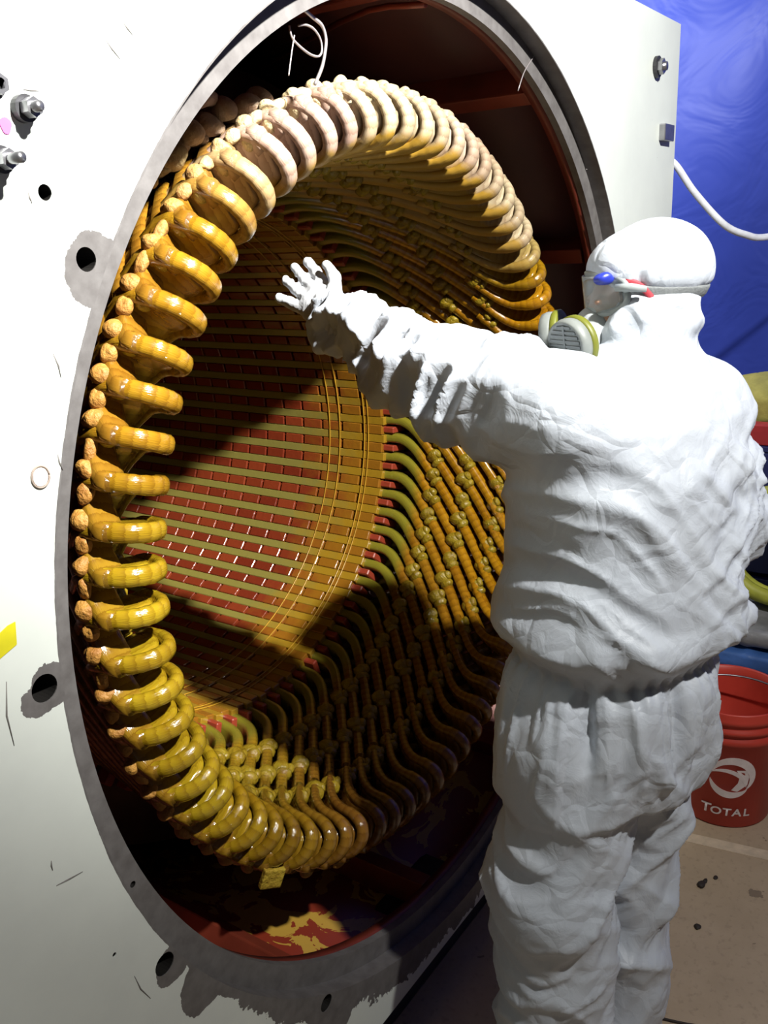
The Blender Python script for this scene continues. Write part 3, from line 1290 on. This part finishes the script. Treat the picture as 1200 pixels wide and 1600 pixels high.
def hand(name, wrist, xdir, ydir, spread=1.0, curl=.15, parent=None):
    x = np.array(xdir, float)
    x /= np.linalg.norm(x)
    y = np.array(ydir, float)
    y -= x * (y @ x)
    y /= np.linalg.norm(y)
    zz = np.cross(x, y)
    A = np.stack([x, y, zz])
    w = np.array(wrist)

    def fn(P):
        q = ((P - w) @ A.T).astype(np.float32)
        d = ellipsoid(q, (.055, 0, 0), np.eye(3), (.058, .044, .021))
        d = smin(d, capsule(q, (-.05, 0, 0), (.02, 0, 0), .036, .031), .02)
        for i, (yy, ln, sp) in enumerate([(.031, .072, .16), (.0105, .082, .04), (-.0115, .076, -.08), (-.031, .060, -.38)]):
            sp *= spread
            a = np.array([.082 - abs(yy) * .25, yy, 0])
            m = a + np.array([math.cos(sp), math.sin(sp), -curl * .5]) * (.018 + ln * .5)
            b = m + np.array([math.cos(sp), math.sin(sp), -curl * 1.6]) * ln * .5
            f = smin(capsule(q, a, m, .0118, .0112), capsule(q, m, b, .0112, .0096), .006)
            d = smin(d, f, .007)
        th = smin(capsule(q, (.022, .030, -.006), (.058, .056, -.014), .0145, .0120), capsule(q, (.058, .056, -.014), (.092, .062, -.022), .0120, .0098), .006)
        return smin(d, th, .009)
    lo = w + x * .06 - .16
    hi = w + x * .06 + .16
    V, F = grid_sdf(fn, lo, hi, .0030)
    N = vnormals(V, F)
    q = (V - w) @ A.T
    V = V + N * (.0012 * rn(V, 60, 2) + .002 * smoothstep(.01, -.02, q[:, 0]) * np.sin(q[:, 0] * 500))[:, None]
    return np_mesh(name, V, F, M['glove'], parent, PO)


CR = np.array([.560, -.827, -.043])
CU = np.array([.269, .133, .954])
hx = np.array([0.004, .429, 1.597]) - np.array([-.083, .244, 1.507])
hand('glove', (-.083, .240, 1.503), hx, CR * .62 + CU * .78, .75, .10, person)
hand('glove', WRR + np.array([.010, .040, -.020]), (.25, .72, -.50), (-.4, .3, .6), .5, .6, person)

# boots
M['boot'] = simple('black_rubber', (.03, .03, .032), .5)
for a, d in ((ANL, FW), (ANR, FW)):
    def fn(P, a=a, d=d):
        ax = np.stack([d, LF, [0, 0, 1.]])
        q = ellipsoid(P, (a[0] + d[0] * .075, a[1] + d[1] * .075, .045), ax, (.140, .052, .045))
        q = smin(q, capsule(P, (a[0], a[1], .06), (a[0], a[1], .16), .052, .055), .03)
        return np.maximum(q, .0 - P[:, 2])
    lo = np.array([a[0] - .20, a[1] - .20, -.01])
    V, F = grid_sdf(fn, lo, lo + np.array([.42, .46, .22]), .008)
    V[:, 2] = np.maximum(V[:, 2], 0)
    np_mesh('boot', V, F, M['boot'], person, PO)


def hw(f, l, u):
    """head-local (forward, left, up) -> person-local"""
    return Vector(HC + FD * f + HL * l + HU * u) - Vector(PO)


HM = Matrix((FD, HL, HU)).transposed()
# face inside the hood
M['skin'] = simple('skin', (.42, .24, .16), .55)


def face_fn(P):
    q = ((P - HC) @ HAX.T).astype(np.float32)
    d = ellipsoid(q, (.036, 0, -.035), np.eye(3), (.068, .062, .088))
    d = smin(d, capsule(q, (.098, 0, -.020), (.113, 0, -.046), .008, .012), .012)
    d = smin(d, capsule(q, (.086, -.020, -.078), (.086, .020, -.078), .014, .014), .012)
    for s in (-1, 1):
        d = smin(d, -ellipsoid(q, (.104, s * .028, -.012), np.eye(3), (.010, .016, .009)) * -1 + .006, .006)
        d = smin(d, ellipsoid(q, (.092, s * .028, -.012), np.eye(3), (.011, .013, .010)), .004)
    return d


V, F = grid_sdf(face_fn, HC - .14, HC + .14, .0045)
np_mesh('face', V, F, M['skin'], person, PO)

# goggles: frame, clear lens, elastic strap, blue clip
M['strap'] = simple('grey_elastic', (.20, .215, .22), .7, 0, .1, 60, .2)
M['blue'] = simple('blue_clip', (.02, .035, .34), .35)
M['redstrap'] = simple('red_strap', (.36, .025, .04), .6)
t = NT('clear_lens')
t.base((.85, .9, .92))
t.rough(.12)
t.b.inputs['Transmission Weight'].default_value = .85
t.b.inputs['IOR'].default_value = 1.2
M['lens'] = t.m
M['gogframe'] = simple('goggle_frame', (.30, .33, .33), .35)


def ring_tube(c, a, b, f0, bulge, r, name, mat, par):
    pts = []
    for i in range(33):
        th = 2 * PI * i / 32
        l = math.copysign(abs(math.cos(th)) ** .6, math.cos(th)) * a
        u = math.copysign(abs(math.sin(th)) ** .6, math.sin(th)) * b
        pts.append(hw(f0 - bulge * (l / a) ** 2, l + c[0], u + c[1]))
    v, f, uv = tube(pts, r, 8)
    return mesh_obj(name, v, f, mat, par)


gog = ring_tube((0, 0), .068, .031, .104, .040, .006, 'goggles', M['gogframe'], person)
v, f = grid_mesh(14, 8, lambda a, b: hw(.114 - .042 * (2 * a - 1) ** 2, (2 * a - 1) * .066, (2 * b - 1) * .029))
lens = mesh_obj('lens', v, f, M['lens'], gog)
md = lens.modifiers.new('thick', 'SOLIDIFY')
md.thickness = .002
bm = bmesh.new()
noise_blob(bm, (0, 0, 0), (.016, .010, .010), 5, .12, 3)
o = bm_obj('strap_clip', bm, M['blue'], gog, True)
o.matrix_local = Matrix.Translation(hw(.098, .060, .026)) @ HM.to_4x4()


# strap band lies round the hood in a tilted plane
def head_surface(f, l, u):
    d = Vector((f, l, u)).normalized()
    return d


band_v, band_f = [], []
nb = 60
for i in range(nb + 1):
    th = math.radians(40 + 280 * i / nb)
    d = Vector((math.cos(th), math.sin(th), 0))
    for k, du in enumerate((-.0095, -.005, .005, .0095)):
        rr = .0012 if k in (1, 2) else 0
        # march to the suit surface
        lo, hi = .02, .16
        for _ in range(22):
            m = (lo + hi) / 2
            f_, l_ = d.x * m, d.y * m
            u_ = -.010 + .16 * f_ + du
            q = HC + FD * f_ + HL * l_ + HU * u_
            if suit_sdf(q[None].astype(np.float32))[0] < 0: lo = m
            else: hi = m
        m = hi - .0040 + rr
        f_, l_ = d.x * m, d.y * m
        band_v.append(hw(f_, l_, -.010 + .16 * f_ + du))
for i in range(nb):
    for k in range(3):
        band_f.append((i * 4 + k, i * 4 + k + 1, (i + 1) * 4 + k + 1, (i + 1) * 4 + k))
o = mesh_obj('head_strap', band_v, band_f, M['strap'], gog)
md = o.modifiers.new('thick', 'SOLIDIFY')
md.thickness = .003
md.offset = 0
# arm of the goggles running to the strap
v, f, u = tube([hw(.082, .068, .010), hw(.062, .082, .008), hw(.040, .087, .002)], [.006, .007, .005], 8)
mesh_obj('goggle_arm', v, f, M['gogframe'], gog)

# respirator: facepiece, two round cartridges with yellow-green bands, red strap
M['mask'] = simple('mask_rubber', (.35, .37, .38), .55)
M['cart'] = simple('cartridge_grey', (.17, .185, .175), .5)
M['grille'] = simple('grille_grey', (.14, .155, .155), .6)
M['lime'] = simple('lime_band', (.13, .14, .010), .5)


def mask_fn(P):
    q = ((P - HC) @ HAX.T).astype(np.float32)
    d = ellipsoid(q, (.104, 0, -.066), np.eye(3), (.034, .044, .046))
    for s in (-1, 1):
        d = smin(d, capsule(q, (.108, s * .020, -.070), (.140, s * .052, -.068), .020, .022), .012)
    return smin(d, capsule(q, (.124, 0, -.078), (.142, 0, -.084), .016, .015), .010)


V, F = grid_sdf(mask_fn, HC + FD * .1 - .13, HC + FD * .1 + .13, .004)
resp = np_mesh('respirator', V, F, M['mask'], person, PO)
for s in (1, -1):
    n = Vector((.86, s * .50, -.06)).normalized()
    n = (Vector(FD) * n.x + Vector(HL) * n.y + Vector(HU) * n.z).normalized()
    c = hw(.152, s * .056, -.066)
    q = n.to_track_quat('Z', 'Y').to_matrix().to_4x4()
    mt = Matrix.Translation(c) @ q
    ca = lathe([(.0, -.004), (.034, -.004), (.041, .000), (.0425, .010), (.0405, .019), (.036, .0215), (.0345, .0195), (0, .0195)], 40, M['cart'], 'cartridge', resp)
    ca.matrix_local = mt
    b = lathe([(.041, -.012), (.0435, -.010), (.0435, -.002), (.041, .001), (.02, .0), (.02, -.012)], 40, M['lime'], 'cartridge_band', resp, 'Z', True)
    b.matrix_local = mt
    bm = bmesh.new()
    for i in range(-4, 5):
        w = math.sqrt(max(0, .033 ** 2 - (i * .0074) ** 2))
        box_bm(bm, -w, w, i * .0074 - .0022, i * .0074 + .0022, .0188, .0212)
    box_bm(bm, -.002, .002, -.033, .033, .0190, .0216)
    bm_obj('grille', bm, M['grille'], ca)
pts = []
for f_, l_, u_ in [(.066, .0, .018), (.052, .0, .012), (.040, .0, .002), (.030, .0, -.012), (.022, .0, -.030), (.014, .0, -.044)]:
    lo, hi = .02, .16
    for _ in range(22):
        m = (lo + hi) / 2
        q = HC + FD * f_ + HL * m + HU * u_
        if suit_sdf(q[None].astype(np.float32))[0] < 0: lo = m
        else: hi = m
    pts.append(hw(f_, hi - .001, u_))
sp = smooth_path(pts, 16)
fr = []
for i in range(len(sp)):
    T = (sp[min(i + 1, 15)] - sp[max(0, i - 1)]).normalized()
    N = (Vector(HL) - T * T.dot(Vector(HL))).normalized()
    fr.append((N, T.cross(N)))
v, f, u = sweep(sp, fr, [(.0025, .0055)] * 16, 8, 3)
mesh_obj('mask_strap', v, f, M['redstrap'], resp)

# ================================================================== red oil pail with printed emblem
M['pail'] = simple('red_plastic', (.52, .050, .032), .42, 0, .12, 8)
M['print'] = simple('white_print', (.70, .62, .62), .55, 0, .08, 40)
BX, BY = .907, -.350
pail = empty('pail', (BX, BY, 0))
tag(pail, 'red plastic oil pail with white printed emblem, standing open on the floor', 'pail')


def pail_r(z):
    return .128 + .020 * z / .37


prof = [(0, .004), (.122, .0), (.128, .006), (pail_r(.27), .270), (pail_r(.27) + .010, .274), (pail_r(.27) + .011, .292), (pail_r(.30) + .002, .296),
        (pail_r(.31) + .002, .306), (pail_r(.31) + .010, .309), (pail_r(.32) + .010, .320), (pail_r(.33) + .002, .324), (pail_r(.335) + .002, .336),
        (pail_r(.34) + .009, .339), (pail_r(.35) + .009, .352), (pail_r(.36) + .004, .358), (pail_r(.37) + .006, .370), (pail_r(.37) + .003, .374),
        (pail_r(.37) - .003, .371), (pail_r(.36) - .004, .34), (.122, .010), (0, .010)]
lathe(prof, 64, M['pail'], 'bucket_body', pail)
# direction of the printed front (towards the viewer, a little to the right)
FA = math.atan2(cam.location.y - BY, cam.location.x - BX) + .14


def wrap(x, z, off=.0008):
    """x along the printed front (to the right seen from outside), z height"""
    r = pail_r(z) + off
    a = FA + x / r
    return Vector((r * math.cos(a), r * math.sin(a), z))


def print_poly(name, outer, inner, par):
    n = len(outer)
    vs = [wrap(x, z) for x, z in outer] + [wrap(x, z) for x, z in inner] + [wrap(x, z, -.001) for x, z in outer] + [wrap(x, z, -.001) for x, z in inner]
    fs = [(i, i + 1, n + i + 1, n + i) for i in range(n - 1)]
    fs += [(i, 2 * n + i, 2 * n + i + 1, i + 1) for i in range(n - 1)] + [(n + i, n + i + 1, 3 * n + i + 1, 3 * n + i) for i in range(n - 1)]
    return mesh_obj(name, vs, fs, M['print'], par, False)


def swoosh(name, a0, a1, rmid, thick, cx=0, cz=0, sx=1.0):
    out, inn = [], []
    for i in range(25):
        u = i / 24
        a = math.radians(a0 + (a1 - a0) * u)
        w = thick * math.sin(PI * min(1, max(0, u))) ** .8
        for lst, rr in ((out, rmid + w * .45), (inn, rmid - w * .55)):
            lst.append((cx + rr * math.cos(a) * sx, cz + rr * math.sin(a)))
    return print_poly(name, out, inn, pail)


LZ = .166
swoosh('emblem_stroke', 172, -48, .054, .024, .003, LZ + .006, 1.02)
swoosh('emblem_stroke', 188, 322, .056, .021, 0, LZ + .002, 1.02)
swoosh('emblem_stroke', 128, 6, .060, .012, -.018, LZ - .034, 1.0)
print_poly('emblem_stroke', [(.012, LZ + .030), (.022, LZ + .012), (.018, LZ - .012), (.002, LZ - .036)], [(.040, LZ + .030), (.048, LZ + .008), (.044, LZ - .018), (.018, LZ - .040)], pail)


def pail_text(ch, x, z, size):
    cu = bpy.data.curves.new('letter', 'FONT')
    cu.body = ch
    cu.size = size
    cu.align_x = 'CENTER'
    cu.offset = size * .022
    to = bpy.data.objects.new('letter', cu)
    COL.objects.link(to)
    dg = bpy.context.evaluated_depsgraph_get()
    me = bpy.data.meshes.new_from_object(to.evaluated_get(dg))
    bpy.data.objects.remove(to)
    bm = bmesh.new()
    bm.from_mesh(me)
    bmesh.ops.triangulate(bm, faces=bm.faces)
    bmesh.ops.subdivide_edges(bm, edges=bm.edges, cuts=1)
    for v in bm.verts:
        v.co = wrap(x + v.co.x * 1.12 + v.co.y * .06, z + v.co.y, .0012)
    return bm_obj('letter', bm, M['print'], pail)


TX = -.006
pail_text('T', TX - .056, .044, .042)
for ch, x in (('O', -.028), ('T', .001), ('A', .028), ('L', .055)):
    pail_text(ch, TX + x, .044, .034)
# wire bail lying against the rim
pts = []
for i in range(25):
    a = PI * i / 24
    u = math.sin(a)
    ex = Vector((math.cos(FA + PI / 2), math.sin(FA + PI / 2), 0))
    ey = Vector((-math.cos(FA), -math.sin(FA), 0))
    pts.append(ex * (math.cos(a) * .158) + ey * (u * .09 - .02) + Vector((0, 0, .345 + u * .035)))
v, f, u = tube(pts, .0028, 6)
mesh_obj('wire_handle', v, f, M['bolt'], pail)

# ================================================================== clutter on the right
M['sack'] = simple('yellow_cloth', (.40, .36, .09), .8, 0, .25, 14, .3)
M['lime_hose'] = simple('lime_hose', (.36, .37, .045), .55, 0, .2, 20)
M['bluebag'] = simple('blue_plastic', (.045, .12, .36), .4, 0, .3, 9, .3)
M['greybag'] = simple('grey_plastic', (.20, .20, .21), .4, 0, .3, 12, .3)
M['navy'] = simple('navy_paint', (.018, .024, .12), .5)
M['redbox'] = simple('red_card', (.40, .025, .03), .6)
M['whitehose'] = simple('white_hose', (.72, .74, .80), .45)

crate = empty('crate', (1.80, -.22, 0))
tag(crate, 'dark blue slatted crate against the tarpaulin behind the person', 'crate')
for z in (.0, .15, .30, .45, .60, .75):
    for (x0, x1, y0, y1) in ((-.18, -.155, -.30, .30), (.155, .18, -.30, .30), (-.155, .155, -.30, -.275), (-.155, .155, .275, .30)):
        box('slat', x0, x1, y0, y1, z + .012, z + .142, M['navy'], crate, .004)
for x in (-.15, .15):
    for y in (-.27, .27):
        box('corner_post', x - .018, x + .018, y - .018, y + .018, 0, .90, M['navy'], crate, .003)
box('lid', -.185, .185, -.305, .305, .895, .915, M['navy'], crate, .004)


def sdf_thing(name, fn, lo, hi, h, mat, origin, amp=.01, sc=8, seed=1):
    V, F = grid_sdf(fn, np.array(lo), np.array(hi), h)
    N = vnormals(V, F)
    V = V + N * (amp * (1 - 2.4 * np.abs(vnoise(V * sc, seed))))[:, None]
    o = np_mesh(name, V, F, mat, None, origin)
    o.location = origin
    return o


I3 = np.eye(3)
o = sdf_thing('cloth_sack', lambda P: np.maximum(smin(ellipsoid(P, (1.84, -.18, 1.00), I3, (.12, .17, .10)), ellipsoid(P, (1.83, -.29, 1.06), I3, (.10, .10, .08)), .05), .916 - P[:, 2]),
              (1.62, -.47, .90), (2.04, .10, 1.2), .012, M['sack'], (1.84, -.2, .916), .012, 9, 41)
o.location.z = .930
tag(o, 'crumpled yellow cloth sack lying on top of the dark blue crate', 'sack')
o = box('red_carton', 1.62, 1.685, -.38, -.12, .917, .985, M['redbox'], None, .004)
tag(o, 'flat red carton on the crate in front of the yellow sack', 'carton')

# pile of folded plastic sheets with a coil of lime hose on top
bench = empty('pallet', (1.36, -.44, 0))
tag(bench, 'low wooden pallet under the pile of folded blue sheets', 'pallet')
M['wood'] = simple('pallet_wood', (.22, .15, .09), .8, 0, .25, 14, .3)
for y in (-.30, -.10, .10, .30):
    box('deck_board', -.19, .19, y - .08, y + .08, .10, .125, M['wood'], bench, .003)
for x in (-.15, 0, .15):
    box('stringer', x - .03, x + .03, -.38, .38, 0, .099, M['wood'], bench, .003)
zz = .132
for i, (th, mt, dx, lab) in enumerate([(.075, 'bluebag', 0, 'folded blue plastic sheet at the bottom of the pile behind the pail'),
                                       (.065, 'bluebag', .012, 'folded blue plastic sheet in the middle of the pile behind the pail'),
                                       (.070, 'bluebag', -.008, 'folded blue plastic sheet, uppermost blue one of the pile behind the pail'),
                                       (.055, 'greybag', .010, 'folded grey plastic sheet lying on the blue ones behind the pail')]):
    c = (1.36 + dx, -.40, zz + th / 2)

    def fn(P, c=c, th=th):
        q = np.abs(P - np.array(c, dtype=np.float32)) - np.array([.16, .27, th / 2 - .02], dtype=np.float32)
        return np.linalg.norm(np.maximum(q, 0), axis=1) + np.minimum(q.max(1), 0) - .018
    o = sdf_thing('folded_sheet', fn, (1.10, -.76, zz - .02), (1.62, .02, zz + th + .02), .013, M[mt], (c[0], c[1], zz), .0045, 11, 60 + i)
    tag(o, lab, 'plastic sheet', 'folded sheets on the pallet')
    zz += th + .010
pts = []
for i in range(121):
    a = 2 * PI * i / 40
    rr = .175 - .010 * math.sin(a * .33)
    pts.append((1.40 + .022 * (i / 120 - .5) * 4, -.36 + rr * math.cos(a) * .95, zz + .205 + rr * math.sin(a) + .004 * math.sin(3 * a)))
v, f, u = tube(pts, .024, 10)
o = mesh_obj('hose_coil', v, f, M['lime_hose'])
tag(o, 'coil of lime green hose standing upright on the folded sheets', 'hose')
mz = min(q[2] for q in v)
o.location.z += zz + .001 - mz

# white hose from the plate edge to the tarpaulin
o = tube_obj('white_hose', [(1.292, .05, 1.84), (1.300, .003, 1.804), (1.349, -.041, 1.728), (1.414, -.114, 1.634), (1.498, -.161, 1.599), (1.59, -.207, 1.589), (1.85, -.33, 1.62), (2.3, -.5, 1.75), (2.74, -.62, 1.95)], .0105, M['whitehose'], None, 60, 10)
tag(o, 'thin white hose drooping from the plate edge across the blue tarpaulin', 'hose')

# floor joint and litter
o = box('joint_strip', .66, .70, -.9, .05, -.001, .0012, simple('joint_filler', (.64, .52, .38), .8, 0, .15, 30), None)
o.data.transform(Matrix.Translation((-.68, .4, 0)))
o.location = (.71, -.43, 0)
o.rotation_euler = (0, 0, .16)
for ob in bpy.data.objects:
    if ob.name == 'floor':
        o.parent = ob
M['litter'] = simple('black_scrap', (.03, .022, .018), .7)
o = tube_obj('cable_offcut', [(.046, -.408, .004), (.054, -.44, .004), (.064, -.477, .004), (.075, -.51, .004)], .0028, M['litter'], None, 12, 6)
tag(o, 'short black cable offcut lying on the floor by the right foot', 'offcut')
for i, (x, y, r) in enumerate([(.514, -.400, .010), (.536, -.402, .006), (.363, -.431, .007), (.258, -.378, .008), (.563, -.421, .005)]):
    bm = bmesh.new()
    noise_blob(bm, (0, 0, r * .42), (r * 1.5, r, r * .45), 300 + i, .3, 2)
    o = bm_obj('dirt_crumb', bm, M['litter'], None, True)
    o.location = (x, y, 0)
    tag(o, ['largest dark crumb of dirt on the bare floor between pail and legs', 'dark crumb touching the largest crumb on the bare floor',
            'dark crumb on the floor halfway between the pail and the right foot', 'dark crumb on the floor closest to the right trouser leg',
            'tiny dark crumb on the floor closest to the pail'][i], 'crumb', 'dirt crumbs on the floor')
